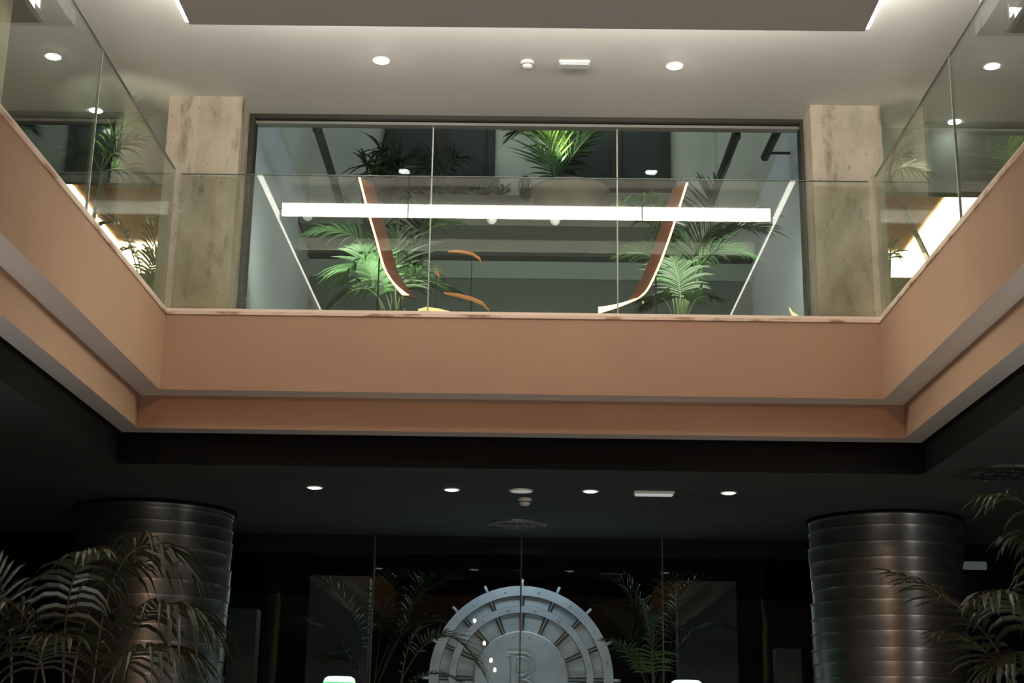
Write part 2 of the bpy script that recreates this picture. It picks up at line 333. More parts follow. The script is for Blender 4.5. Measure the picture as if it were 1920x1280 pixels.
# ------------------------------------------------------------------ concrete columns
def column(x0, x1, y0, y1, z0, z1, nf, ns, label, inner):
    cx, cy = (x0+x1)/2, (y0+y1)/2
    t = thing('concrete_column', label, 'column', (cx, cy, z0))
    box('core', x0-cx+.008, x1-cx-.008, y0-cy+.008, y1-cy-.008, 0, z1-z0, CONC, t)
    rnd = random.Random(int(abs(cx)*100)+3)
    def strips(n, a0, a1, kind):
        cuts = [a0+(a1-a0)*(k+(rnd.uniform(-.15, .15) if 0 < k < n else 0))/n for k in range(n+1)]
        for k in range(n):
            d = rnd.uniform(0, .005)
            c0, c1 = cuts[k], cuts[k+1]
            if kind == 'f': box('board_strip', c0-cx, c1-cx, y0-cy-d, y0-cy+.02, 0, z1-z0, CONC, t)
            elif kind == 'l': box('board_strip', x0-cx-d, x0-cx+.02, c0-cy, c1-cy, 0, z1-z0, CONC, t)
            else: box('board_strip', x1-cx-.02, x1-cx+d, c0-cy, c1-cy, 0, z1-z0, CONC, t)
    strips(nf, x0, x1, 'f'); strips(ns, y0, y1, 'l' if inner < 0 else 'r'); strips(ns, y0, y1, 'r' if inner < 0 else 'l')
    return t
column(-3.285, -2.625, 12.07, 12.62, 3.1, ZCE, 7, 5, 'board-marked concrete column at the left end of the glazing, dark rust stains halfway up', 1)
column(2.52, 3.15, 12.12, 12.62, 3.1, ZCE, 6, 5, 'board-marked concrete column at the right end of the glazing, deep vertical grooves', -1)
column(-4.35, atZ(24, 0, 5.2).x, 8.35, atZ(24, 0, 5.2).y, 3.1, ZCE, 6, 5, 'warm lit concrete column in the left gallery, cut by the upper left corner', 1)
# ------------------------------------------------------------------ curtain wall (window_1) and gallery glazing
def window(name, x0, x1, joints, label, z0=3.1, z1=5.615, Y=YW, side=True, m=WGLASS):
    t = thing(name, label, 'window', (0, Y, z0), kind='structure')
    box('head_frame', x0, x1, -.12, .05, z1-z0, ZCE-z0, FRAME, t)
    box('head_track', x0, x1, -.06, .03, z1-z0-.035, z1-z0-.008, mat('grey_metal', (.3, .3, .27), .4, .3), t)
    if side:
        box('side_frame', x0, x0+.045, -.12, .05, 0, z1-z0, FRAME, t); box('side_frame', x1-.045, x1, -.12, .05, 0, z1-z0, FRAME, t)
    xx = [x0]+joints+[x1]
    for k in range(len(xx)-1):
        box('pane', xx[k]+.006, xx[k+1]-.006, -.008, .008, 0, z1-z0-.03, m, t)
        if k: box('joint_seal', xx[k]-.006, xx[k]+.006, -.010, .010, 0, z1-z0-.03, mat('pale_silicone', (.55, .56, .5), .3), t)
    return t
window('window_1', -2.62, 2.53, [atY(811, 300, YW).x, atY(1157, 300, YW).x], 'frameless glazed curtain between the two concrete columns, dark head frame')
ztop = atY(1700, 360, 12.60).z
tag(box('wall_bulkhead', -3.92, -2.9, 12.60, 12.72, ztop, ZCE, WALLG), 'pale bulkhead beside the left concrete column', 'wall', kind='structure')
tag(box('wall_bulkhead', 2.9, 3.97, 12.60, 12.72, ztop, ZCE, WALLG), 'pale bulkhead beside the right concrete column', 'wall', kind='structure')
tag(box('wall_bulkhead', 3.97, 8.4, 12.57, 12.72, ztop, ZCE, mat('gallery_warm_wall', (.26, .245, .205), .7)), 'warm grey bulkhead across the right gallery', 'wall', kind='structure')
t = thing('window_2', 'dark night window high at the far end of the left gallery', 'window', (0, 12.6, ztop), kind='structure')
box('pane', -8.4, -3.96, .03, .05, 0, ZCE-ztop, mat('night_glass', (.03, .037, .035), .12), t)
box('head_frame', -8.4, -3.93, -.02, .06, ZCE-ztop-.05, ZCE-ztop, FRAME, t); box('mullion', -6.2, -6.12, -.02, .06, 0, ZCE-ztop, FRAME, t)
# far room under a wood ceiling beyond the gallery ends
def coffer(sd, label, xi, xo, y0, y1, xl0, xl1, yl):
    t = thing('wood_ceiling_coffer', label, 'ceiling coffer', (0, 0, ztop)); x0, x1 = sorted((xi, xo)); n = 8
    for k in range(n):
        a = x0+(x1-x0)*k/n; b = x0+(x1-x0)*(k+1)/n
        box('plank', a+.002, b-.002, y0, y1, .05+random.uniform(0, .004), .10, WOOD, t)
    a, b = sorted((xl0, xl1)); box('light_strip', a, b, y0, y1, .035, .048, LEDW2, t)
    box('light_strip', x0, x1, yl, y1-.02, .035, .048, LEDW2, t)
    return t
xi = atZ(1655, 362, ztop).x; xl0 = atZ(1786, 362, ztop).x; xl1 = atZ(1830, 362, ztop).x+.1; ye = atZ(1690, 520, ztop).y; yl = atZ(1690, 480, ztop).y
coffer(1, 'honey wood ceiling coffer with blazing light strips seen through the right glass', xi, xl1, 12.73, ye, xl0, xl1, yl)
xi2 = atZ(306, 347, ztop).x; xm0 = atZ(128, 347, ztop).x; xm1 = atZ(100, 347, ztop).x-.15; ye2 = atZ(270, 512, ztop).y; yl2 = atZ(270, 462, ztop).y
coffer(-1, 'honey wood ceiling coffer with light strips seen through the left glass behind palm fronds', xi2, xm1, 12.73, ye2, xm0, xm1, yl2)
for sx in (-1, 1):
    nm = 'left' if sx < 0 else 'right'
    tag(box('wall_end', min(sx*2.95, sx*8.4), max(sx*2.95, sx*8.4), 18.4, 18.5, 2.4, ztop, WALLD), 'dark end wall of the room beyond the %s gallery' % nm, 'wall', kind='structure')
    tag(box('floor_far', min(sx*2.95, sx*8.4), max(sx*2.95, sx*8.4), 12.72, 18.4, 3.0, 3.1, GFLOOR), 'floor of the room beyond the %s gallery' % nm, 'floor', kind='structure')
    xin = xi if sx > 0 else xi2; xout = xl1 if sx > 0 else xm1; yy = ye if sx > 0 else ye2
    bm = bmesh.new(); a, b = sorted((sx*2.95, xin)); bx(bm, a, b, 12.72, 18.4, ztop, ztop+.12); a, b = sorted((xin, xout)); bx(bm, a, b, yy, 18.4, ztop, ztop+.12); a, b = sorted((xout, sx*8.4)); bx(bm, a, b, 12.72, 18.4, ztop, ztop+.12)
    tag(new('ceiling_far', bm, GREYCEIL), 'grey ceiling around the %s wood coffer' % nm, 'ceiling', kind='structure')
# ------------------------------------------------------------------ courtyard behind the curtain wall
WY = 17.0
def cw(name, x0, x1, z0, z1, m, label, y=WY, th=.2):
    return tag(box(name, x0, x1, y, y+th, z0, z1, m), label, 'wall', kind='structure')
zl, zl2 = 5.80, 5.55
zsd = atX(530, 262, -2.72).z
cw('wall_court', -3.1, 3.1, zl, 11, WALLC, 'grey green rendered wall of the neighbouring building with dark windows', WY)
tag(box('trim_ledge', -3.1, 3.1, WY-.25, WY, zl-.03, zl+.02, mat('ledge_dark', (.08, .09, .08), .7)), 'thin dark ledge along the courtyard wall', 'ledge', kind='structure')
cw('wall_court_band', -3.1, 3.1, zl2, zl-.03, mat('band_grey', (.32, .38, .35), .8), 'pale band under the courtyard ledge', WY-.05)
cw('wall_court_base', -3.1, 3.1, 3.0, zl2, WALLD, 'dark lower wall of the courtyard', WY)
for sx in (-1, 1):
    x0, x1 = sorted((sx*2.72, sx*2.92))
    tag(box('wall_court_side', x0, x1, 12.75, WY, 3.0, zsd, WALLB), 'blue white side wall of the courtyard on the %s' % ('left' if sx < 0 else 'right'), 'wall', kind='structure')
    x0, x1 = sorted((sx*2.78, sx*3.0))
    tag(box('wall_court_side_top', x0, x1, 12.75, WY, zsd, 11, WALLC), 'upper rendered side wall of the courtyard on the %s' % ('left' if sx < 0 else 'right'), 'wall', kind='structure')
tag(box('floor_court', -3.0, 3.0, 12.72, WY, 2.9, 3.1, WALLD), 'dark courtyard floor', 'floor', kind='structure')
# corner pilaster on the right of the far wall
tag(box('wall_court_return', 2.30, 2.78, WY-.35, WY, zl, 11, WALLC), 'projecting return of the courtyard wall', 'wall', kind='structure')
zb = 6.83
def far_window(x0, x1, lab):
    t = thing('window', lab, 'window', (x0, WY, zb), kind='structure'); W = x1-x0; H = 2.4
    box('pane', .02, W/2-.03, -.03, -.02, 0, H, WDARK, t); box('pane', W/2+.03, W-.02, -.03, -.02, 0, H, WDARK, t)
    FR = FRAME
    box('jamb', -.06, .05, -.08, 0, -.02, H, FR, t); box('jamb', W-.08, W+.02, -.08, 0, -.02, H, FR, t)
    box('mullion', W/2-.07, W/2+.07, -.07, 0, 0, H, FR, t)
    box('sill_board', -.08, W+.08, -.14, 0, -.12, 0, FR, t); return t
wl = far_window(atY(730, 280, WY).x, atY(926, 280, WY).x, 'dark framed window of the building opposite, left of the pale pier').name = 'window_3'
wr = far_window(atY(1056, 280, WY).x, atY(1253, 280, WY).x, 'dark framed window of the building opposite, behind the uplit palm').name = 'window_4'
# struts in front of the wall
def bar(name, a, b, r, m, parent): return tube(name, [a, b], r, m, parent, 6)
def strut(pn_, pe, pt, label, grp=None):
    pe = pn_+(pe-pn_)*((15.94-pn_.y)/(pe.y-pn_.y)) if pt else pe
    t = thing('awning_strut', label, 'strut', tuple(pn_))
    o = pn_; bar('arm', (0, 0, 0), pe-o, .048, PIPE, t)
    if pt: bar('hanger', (0, 0, 0), pt-o, .030, PIPE, t)
    lathe('joint', [(0, -.05), (.045, -.04), (.05, 0), (.045, .04), (0, .05)], PIPE, t, 10)
    return t
a = atY(595, 240, 13.6)
strut(a, atZ(634, 365, a.z), Vector((a.x, a.y, 9.5)), 'dark strut slanting down the left of the courtyard with short hanger')
a = atY(1380, 254, 13.6)
strut(a, atZ(1346, 345, a.z), Vector((a.x, a.y, 9.5)), 'dark strut slanting down the right of the courtyard with short hanger')
a = atY(1478, 205, 13.1)
t = strut(a, atZ(1434, 295, a.z), None, 'short dark bar high on the right courtyard wall'); e_ = atZ(1434, 295, a.z)-a
for q_ in (.1, .9): bar('bracket', e_*q_, Vector((2.72-a.x, (e_*q_).y, 0)), .015, PIPE, t)
# wall lantern
p = atY(985, 352, WY-.14)
t = thing('wall_lantern', 'small black caged bulkhead lantern on the pale pier', 'lantern', tuple(p))
lathe('housing', [(0, -.14), (.07, -.13), (.08, -.04), (.075, -.02)], PIPE, t, 16)
lathe('glass', [(.055, -.02), (.06, .08), (.04, .13), (0, .145)], mat('smoked_lens', (.15, .14, .12), .2), t, 16)
for k in range(6):
    q = k*math.pi/3; tube('cage_bar', [(.076*math.cos(q), .076*math.sin(q), -.03), (.08*math.cos(q), .08*math.sin(q), .06), (.05*math.cos(q), .05*math.sin(q), .14), (0, 0, .155)], .007, PIPE, t, 5)
box('bracket', -.03, .03, .06, .14, -.03, .03, PIPE, t)
# small pale globes hung under a wire across the courtyard
zg = atY(900, 398, 14.6).z+.0
t = tube('globe_wire', [(-2.70, 14.6, atY(577, 392, 14.6).z), (0, 14.6, zg+.02), (2.70, 14.6, atY(1390, 404, 14.6).z)], .004, PIPE)
tag(t, 'thin wire crossing the courtyard that carries the pale globes', 'wire')
for k, (u, v) in enumerate([(577, 405), (720, 407), (922, 411), (1041, 413), (1278, 416), (1388, 418)]):
    p = atY(u, v, 14.6)
    lb = ['leftmost faint globe lamp', 'faint globe lamp behind the left palm fronds', 'faint globe lamp left of the centre', 'faint globe lamp right of the centre', 'faint globe lamp behind the right palm fronds', 'rightmost faint globe lamp'][k]
    t = thing('globe_lamp', lb+' hung from the courtyard wire', 'lamp', tuple(p), 'faint globe lamps across the courtyard')
    lathe('globe', [(0, -.055), (.03, -.046), (.05, -.022), (.055, 0), (.05, .022), (.03, .046), (.012, .052)], GLOBE, t, 18)
    lathe('cap', [(.012, .05), (.014, .07), (0, .072)], PIPE, t, 8)
# glowing ribbons added in place of orange reflections in the rail glass
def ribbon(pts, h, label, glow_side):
    t = thing('reflection_ribbon', label, 'reflection stand-in', (0, 0, 0))
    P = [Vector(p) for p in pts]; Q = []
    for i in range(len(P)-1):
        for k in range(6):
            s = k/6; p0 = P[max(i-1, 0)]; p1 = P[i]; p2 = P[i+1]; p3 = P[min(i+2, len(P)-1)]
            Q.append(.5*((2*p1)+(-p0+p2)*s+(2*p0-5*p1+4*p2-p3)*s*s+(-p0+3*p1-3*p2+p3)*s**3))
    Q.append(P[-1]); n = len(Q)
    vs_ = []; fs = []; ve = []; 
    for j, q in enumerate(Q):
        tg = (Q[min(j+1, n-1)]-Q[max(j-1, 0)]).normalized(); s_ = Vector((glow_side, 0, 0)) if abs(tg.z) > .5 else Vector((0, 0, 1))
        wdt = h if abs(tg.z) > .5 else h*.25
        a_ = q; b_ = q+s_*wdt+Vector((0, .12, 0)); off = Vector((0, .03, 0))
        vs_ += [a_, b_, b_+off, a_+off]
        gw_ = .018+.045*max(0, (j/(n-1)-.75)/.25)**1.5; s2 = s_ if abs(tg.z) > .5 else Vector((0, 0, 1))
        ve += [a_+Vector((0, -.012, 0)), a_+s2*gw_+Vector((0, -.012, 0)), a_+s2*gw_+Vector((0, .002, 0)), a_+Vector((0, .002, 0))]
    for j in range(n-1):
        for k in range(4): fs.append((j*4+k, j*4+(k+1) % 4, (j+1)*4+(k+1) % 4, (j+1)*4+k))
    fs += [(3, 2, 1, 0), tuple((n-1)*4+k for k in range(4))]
    mesh('ribbon', vs_, fs, ORANGE_REFL, t, False); mesh('glow_edge', ve, fs, ORANGE_GLOW, t)
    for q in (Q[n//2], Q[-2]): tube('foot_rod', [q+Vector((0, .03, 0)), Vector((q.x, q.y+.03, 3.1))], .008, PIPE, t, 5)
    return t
YR_ = 12.85; _b = atY(1060, 400, 16.3); b3x, b3z = _b.x, _b.z
spot('palm_uplight_centre', (b3x, 15.9, b3z+.5), (b3x+.1, 16.1, b3z+2), 60, (1, 1, .75), 110)
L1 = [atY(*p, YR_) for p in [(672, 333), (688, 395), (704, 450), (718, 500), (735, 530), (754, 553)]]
r_ = ribbon(L1, .13, 'curved glowing ribbon standing in for an orange glass reflection behind the left courtyard palm', 1)
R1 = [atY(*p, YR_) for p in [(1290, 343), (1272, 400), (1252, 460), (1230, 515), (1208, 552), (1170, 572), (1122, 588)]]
r_ = ribbon(R1, .13, 'curved glowing ribbon standing in for an orange glass reflection by the right courtyard palm, foot sweeping left', -1)
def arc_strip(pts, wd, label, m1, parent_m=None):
    t = thing('reflection_arc', label, 'lamp'); Q = [atY(u, v, YR_+.02) for u, v in pts]; n = len(Q)  # glowing arc added in place of a warm reflection in the rail glass
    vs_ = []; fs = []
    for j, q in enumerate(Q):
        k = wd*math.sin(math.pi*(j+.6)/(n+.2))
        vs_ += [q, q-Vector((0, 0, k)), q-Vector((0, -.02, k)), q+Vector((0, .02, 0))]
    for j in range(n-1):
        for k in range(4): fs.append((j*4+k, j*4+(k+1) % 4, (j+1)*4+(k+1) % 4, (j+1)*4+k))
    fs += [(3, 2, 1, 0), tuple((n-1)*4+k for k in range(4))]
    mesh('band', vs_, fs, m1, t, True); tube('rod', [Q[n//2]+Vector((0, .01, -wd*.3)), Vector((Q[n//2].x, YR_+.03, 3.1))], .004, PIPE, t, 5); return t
CG = mat('dim_reflection_glow', (.5, .2, .08), .5, 0, (1, .38, .14), .42)
CG2 = mat('bright_reflection_glow', (.8, .4, .15), .5, 0, (1, .72, .34), 1.6)
arc_strip([(832, 547), (860, 550), (885, 556), (905, 565), (917, 580)], .04, 'dim glowing arc standing in for a reflection low in the glass, left of centre', CG)
arc_strip([(840, 470), (862, 468), (885, 472), (900, 482), (904, 496)], .03, 'faint glowing arc standing in for a reflection above the lower one, left of centre', CG)
arc_strip([(784, 579), (800, 575), (822, 578), (850, 585)], .035, 'bright amber arc standing in for a reflection just over the sill, left of centre', CG2)
arc_strip([(462, 557), (455, 566), (445, 574), (432, 579)], .03, 'bright amber arc standing in for a reflection at the foot of the left concrete column', CG2)
arc_strip([(1480, 575), (1486, 584), (1497, 591)], .04, 'amber arc standing in for a reflection at the foot of the right concrete column', CG2)
arc_strip([(816, 498), (819, 506), (824, 514)], .05, 'tiny glowing fleck standing in for a reflection left of the upper faint arc', CG)
# ------------------------------------------------------------------ plants
def bez(a, b, c, t): return a*(1-t)**2+b*2*t*(1-t)+c*t*t
def leaflet_geo(o, d, L, wd, g, nrm, seg=4):
    vs_ = []; fs = []; p = o.copy(); d = d.normalized(); step = L/seg
    for k in range(seg+1):
        s = k/seg; side = d.cross(nrm)
        side = side.normalized() if side.length > 1e-4 else Vector((1, 0, 0))
        ww = wd*(.35+.65*math.sin(math.pi*min(1, .18+s*.72)))*(1-s**4) if k < seg else .0004
        fold = nrm*ww*.25
        vs_ += [p-side*ww*.5+fold, p.copy(), p+side*ww*.5+fold]
        d = (d+Vector((0, 0, -g/seg*(.5+s)))).normalized(); p = p+d*step
    for k in range(seg):
        a = k*3; fs += [(a, a+1, a+4, a+3), (a+1, a+2, a+5, a+4)]
    return vs_, fs
def frond(parent, P0, P1, P2, n, ll, lw, m, ms, t0=.3, g=.9, rnd=None, rad=.008, split=False, spread=1., name='frond', lift=.25):
    org = parent.location; P0 = P0-org; P1 = P1-org; P2 = P2-org
    rnd = rnd or random; pts = [bez(P0, P1, P2, k/14) for k in range(15)]
    V, Fc = tube_data(pts, [rad*(1-.8*k/14) for k in range(15)], 5)
    mats_i = [1]*len(Fc)
    base = None; LV = []
    for k in range(n):
        t = t0+(1-t0)*(k+.5)/n
        p = bez(P0, P1, P2, t); tg = (bez(P0, P1, P2, min(1, t+.01))-bez(P0, P1, P2, t-.01)).normalized()
        sd = tg.cross(Vector((0, 0, 1))); sd = sd.normalized() if sd.length > .05 else Vector((1, 0, 0))
        nr = sd.cross(tg).normalized(); q = (t-t0)/(1-t0)
        prof_ = (.55+.75*math.sin(math.pi*min(1, q*.8+.12)))*(1-.45*q**3)
        ang = R(72-48*q)*spread
        for s in (-1, 1):
            a = ang+rnd.uniform(-.1, .1)
            d = tg*math.cos(a)+sd*s*math.sin(a)+nr*(lift+rnd.uniform(-.1, .1))
            LV.append(leaflet_geo(p, d, ll*prof_*rnd.uniform(.85, 1.12), lw, g*rnd.uniform(.7, 1.3), nr))
    LV.append(leaflet_geo(pts[-1], (pts[-1]-pts[-2]), ll*.6, lw, g*.5, Vector((0, 0, 1))))
    if split:
        fr = mesh(name, V, Fc, ms, parent, True)
        for lv, lf in LV: mesh('leaflet', lv, lf, m, fr)
        return fr
    for lv, lf in LV:
        b = len(V); V += lv; Fc += [tuple(i+b for i in f) for f in lf]; mats_i += [0]*len(lf)
    fr = mesh(name, V, Fc, m, parent); fr.data.materials.append(ms)
    for pl, mi in zip(fr.data.polygons, mats_i): pl.material_index = mi
    return fr
def pot(parent, r, h, m=PLANTER, z=0, bowl=False):
    if bowl: pr = [(r*.35, z), (r*.75, z+h*.35), (r*1.0, z+h*.9), (r*1.03, z+h), (r*.95, z+h), (r*.93, z+h*.92)]
    else: pr = [(r*.75, z), (r*.98, z+h*.92), (r*1.04, z+h*.93), (r*1.04, z+h), (r*.95, z+h), (r*.94, z+h*.93)]
    o = lathe('planter', pr, m, parent, 28); lathe('soil', [(r*.94, z+h*.90), (0, z+h*.93)], SOIL, o, 20); return o
def palm(name, label, base, floor_z, fronds, n, ll, lw, m, ms, potr=.2, poth=.4, seed=1, group=None, split=False, g=.9, t0=.3, potm=PLANTER, rad=.008, bowl=False, lift=.25):
    t = thing(name, label, 'palm', (base.x, base.y, floor_z), group)
    rnd = random.Random(seed)
    pot(t, potr, poth, potm, 0, bowl)
    for k, f in enumerate(fronds):
        P = [atY(*q) for q in f[:3]]; o = dict(f[3]) if len(f) > 3 else {}
        bz = Vector((base.x+rnd.uniform(-.04, .04), base.y+rnd.uniform(-.03, .03), floor_z+poth*.95))
        if (P[0]-bz).length > .15:
            tube('stem', [bz-t.location, (bz*.5+P[0]*.5)-t.location+Vector((rnd.uniform(-.02, .02), 0, 0)), P[0]-t.location], [rad*1.6, rad*1.3, rad], ms, t, 6)
        frond(t, P[0], P[1], P[2], o.get('n', n), o.get('ll', ll), o.get('lw', lw), o.get('m', m), ms, o.get('t0', t0), o.get('g', g), rnd, rad, split, o.get('spread', 1), lift=o.get('lift', lift))
    return t
YP = 13.5
b1 = atY(728, 600, YP); b1.z = 3.1
palm('kentia_palm', 'kentia palm in the courtyard on the left, broad pale leaves lit from below', b1, 3.1, [
    ((735, 560, YP), (700, 410, YP), (585, 435, YP-.2), dict(m=LEAF, ll=.34)),
    ((725, 590, YP), (690, 490, YP-.1), (612, 590, YP-.2), dict(ll=.34)),
    ((745, 590, YP), (740, 470, YP), (650, 380, YP+.2), dict(ll=.46, g=.5)),
    ((745, 590, YP+.3), (740, 450, YP+.3), (700, 385, YP+.5), dict(ll=.40, g=.5)),
    ((750, 590, YP), (765, 420, YP), (835, 420, YP+.1), dict(ll=.50)),
    ((750, 590, YP+.2), (775, 460, YP), (800, 395, YP+.3), dict(ll=.42, g=.6)),
    ((745, 590, YP+.1), (765, 490, YP), (840, 545, YP-.1), dict(ll=.42)),
    ((735, 590, YP), (700, 440, YP), (632, 530, YP-.4), dict(m=LEAF, ll=.40, lw=.042)),
    ((742, 595, YP), (755, 510, YP), (800, 480, YP+.2), dict(ll=.36)),
    ((722, 600, YP), (700, 520, YP), (680, 470, YP-.3), dict(m=LEAF, ll=.32, lw=.04)),
    ((742, 595, YP-.1), (740, 520, YP), (745, 440, YP-.2), dict(ll=.4)),
], 20, .38, .030, LEAFD, STEM, .22, .45, 3, t0=.3)
b2 = atY(1275, 600, YP); b2.z = 3.1
palm('kentia_palm', 'kentia palm in the courtyard on the right, tall fronds rising past the glass edge', b2, 3.1, [
    ((1268, 560, YP), (1285, 340, YP), (1160, 378, YP-.2), dict(m=LEAF, ll=.26, g=1.8, lw=.038, t0=.45)),
    ((1275, 590, YP), (1300, 430, YP), (1352, 345, YP+.2), dict(ll=.46, g=.25, lift=.4, t0=.45)),
    ((1280, 590, YP), (1310, 400, YP), (1435, 430, YP+.1), dict(ll=.46)),
    ((1285, 590, YP), (1320, 450, YP), (1410, 400, YP+.3), dict(ll=.42)),
    ((1270, 590, YP), (1265, 430, YP), (1190, 405, YP), dict(ll=.38)),
    ((1285, 590, YP), (1300, 440, YP), (1400, 475, YP-.1), dict(m=LEAF, ll=.34)),
    ((1265, 590, YP), (1255, 460, YP), (1175, 475, YP-.1), dict(ll=.34)),
    ((1278, 590, YP), (1285, 470, YP), (1340, 420, YP-.3), dict(ll=.4)),
    ((1272, 595, YP), (1275, 500, YP), (1292, 440, YP-.2), dict(m=LEAF, ll=.30)),
    ((1262, 600, YP), (1245, 530, YP), (1212, 575, YP-.2), dict(ll=.26)),
    ((1288, 600, YP), (1300, 540, YP), (1338, 560, YP-.2), dict(ll=.26)),
    ((1275, 600, YP), (1280, 530, YP), (1262, 490, YP-.3), dict(ll=.3)),
], 20, .38, .030, LEAFD, STEM, .22, .45, 5, t0=.32)
# uplit palm in a clay bowl on the far planter
FY = 16.22
zsh = atY(1000, 402, 15.95).z
b3 = atY(1068, 400, FY); fz = zsh
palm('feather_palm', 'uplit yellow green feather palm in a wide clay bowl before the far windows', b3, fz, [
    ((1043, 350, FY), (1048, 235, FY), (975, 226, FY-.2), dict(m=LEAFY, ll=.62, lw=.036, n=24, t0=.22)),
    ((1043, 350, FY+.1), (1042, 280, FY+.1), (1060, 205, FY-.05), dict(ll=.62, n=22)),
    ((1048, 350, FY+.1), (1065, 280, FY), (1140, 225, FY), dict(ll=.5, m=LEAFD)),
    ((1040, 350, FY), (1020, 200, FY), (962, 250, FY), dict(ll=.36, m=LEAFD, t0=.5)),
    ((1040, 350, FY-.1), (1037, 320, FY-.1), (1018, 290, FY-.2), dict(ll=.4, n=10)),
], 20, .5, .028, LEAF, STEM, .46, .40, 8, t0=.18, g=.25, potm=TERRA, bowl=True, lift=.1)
# broad leafed bush left
b4 = atY(706, 366, 16.25); b4.z = zsh
bush = thing('dracaena_bush', 'dense dark green dracaena bush left of the far windows', 'bush', (b4.x, b4.y, b4.z)); pot(bush, .2, .50)
rnd = random.Random(4)
for k in range(9):
    a = rnd.uniform(0, 6.28); r_ = rnd.uniform(.05, .50); top = Vector((r_*math.cos(a), r_*math.sin(a)*.6, rnd.uniform(.30, .62)-r_*.25))
    top.z += .30
    tube('stem', [(0, 0, .45), top*.55+Vector((0, 0, .30)), top], [.014, .012, .008], STEM, bush, 5)
    V = []; Fc = []
    for j in range(17):
        b_ = rnd.uniform(0, 6.28); e = rnd.uniform(-.2, 1.1); d = Vector((math.cos(b_)*math.cos(e), math.sin(b_)*math.cos(e), math.sin(e)))
        lv, lf = leaflet_geo(top, d, rnd.uniform(.26, .42), .038, 1.1, Vector((0, 0, 1)) if abs(d.z) < .9 else Vector((1, 0, 0)))
        q = len(V); V += lv; Fc += [tuple(i+q for i in f) for f in lf]
    mesh('leaf_rosette', V, Fc, LEAF if k == 2 else LEAFD, bush)
# trough with small leafy plants
x0 = atY(770, 372, 16.2); x1 = atY(960, 372, 16.2)
tr = tag(box('planter_trough', x0.x+.02, x1.x+.1, 16.05, 16.4, zsh, x0.z, PLANTER), 'long low planter trough under the left far window', 'planter')
tag(box('planter_shelf', -2.7, 2.25, 15.95, 16.99, zsh-.14, zsh, mat('shelf_render', (.2, .2, .17), .8)), 'rendered shelf carrying the planters below the far windows', 'shelf')
for k in range(6):
    p = Vector((x0.x+(x1.x-x0.x)*(k+.4)/6.0, 16.2+rnd.uniform(-.06, .06), x0.z)); t = thing('leafy_plant', ['leftmost', 'second from the left', 'third from the left', 'third from the right', 'second from the right', 'rightmost'][k]+' of six low leafy plants in the planter trough', 'plant', tuple(p), 'low plants in the trough')
    V = []; Fc = []
    for j in range(34):
        b_ = rnd.uniform(0, 6.28); e = rnd.uniform(-.1, 1.3); d = Vector((math.cos(b_)*math.cos(e), math.sin(b_)*math.cos(e), math.sin(e)))
        lv, lf = leaflet_geo(d*rnd.uniform(.02, .12), d+Vector((rnd.uniform(-.5, .5), 0, 0)), rnd.uniform(.06, .12), .05, .8, Vector((0, 0, 1)) if abs(d.z) < .9 else Vector((1, 0, 0)), 3)
        q = len(V); V += lv; Fc += [tuple(i+q for i in f) for f in lf]
    mesh('foliage', V, Fc, LEAFD, t); tube('stem', [(0, 0, 0), (0, 0, .08)], .008, STEM, t, 5)
# dim feather palm between the left window leaves
b5 = atY(842, 372, 16.62); b5.z = zsh+.2
palm('feather_palm', 'dim feather palm reaching across the left far window', b5, zsh, [
    ((830, 365, 16.6), (835, 280, 16.6), (775, 292, 16.6)), ((835, 365, 16.6), (840, 285, 16.6), (862, 300, 16.5)), ((832, 365, 16.6), (820, 300, 16.6), (790, 320, 16.6))],
    14, .3, .022, LEAFD, STEM, .14, .2, 12, t0=.3)
# gallery palms seen through side glass
g1 = Vector((-4.0, 12.2, 0))
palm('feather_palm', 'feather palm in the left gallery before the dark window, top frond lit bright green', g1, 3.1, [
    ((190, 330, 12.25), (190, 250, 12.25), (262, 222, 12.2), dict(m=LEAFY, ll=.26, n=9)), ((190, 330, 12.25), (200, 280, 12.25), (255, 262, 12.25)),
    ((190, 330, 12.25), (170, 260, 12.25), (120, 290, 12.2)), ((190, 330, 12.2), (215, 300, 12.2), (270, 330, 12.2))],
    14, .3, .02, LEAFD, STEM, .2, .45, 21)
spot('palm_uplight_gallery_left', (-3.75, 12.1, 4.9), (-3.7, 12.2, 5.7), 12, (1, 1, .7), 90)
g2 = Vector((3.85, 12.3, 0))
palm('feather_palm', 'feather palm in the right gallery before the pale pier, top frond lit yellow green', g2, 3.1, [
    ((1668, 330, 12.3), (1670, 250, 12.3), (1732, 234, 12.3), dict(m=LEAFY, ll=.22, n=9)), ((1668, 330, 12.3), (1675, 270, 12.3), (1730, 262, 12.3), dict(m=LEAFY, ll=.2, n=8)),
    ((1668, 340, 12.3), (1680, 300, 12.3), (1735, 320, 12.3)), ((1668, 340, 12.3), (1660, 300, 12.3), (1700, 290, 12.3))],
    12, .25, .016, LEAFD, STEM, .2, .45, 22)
spot('palm_uplight_gallery_right', (3.45, 12.35, 4.9), (3.5, 12.4, 5.7), 8, (1, 1, .7), 100)
g3 = Vector((-3.75, 13.3, 0))
palm('kentia_palm', 'kentia palm in the left gallery corner, dark fronds against a glowing lamp', g3, 3.1, [
    ((268, 560, 13.3), (240, 400, 13.3), (196, 420, 13.3), dict(ll=.3, lw=.03)), ((270, 560, 13.3), (290, 420, 13.3), (300, 440, 13.3)),
    ((270, 560, 13.3), (262, 440, 13.3), (225, 475, 13.3)), ((272, 560, 13.3), (280, 470, 13.3), (308, 490, 13.2), dict(m=LEAF)), ((272, 560, 13.3), (285, 500, 13.3), (306, 530, 13.2), dict(m=LEAF))],
    13, .26, .026, LEAFD, STEM, .2, .45, 23)
g4 = Vector((3.6, 13.4, 0))
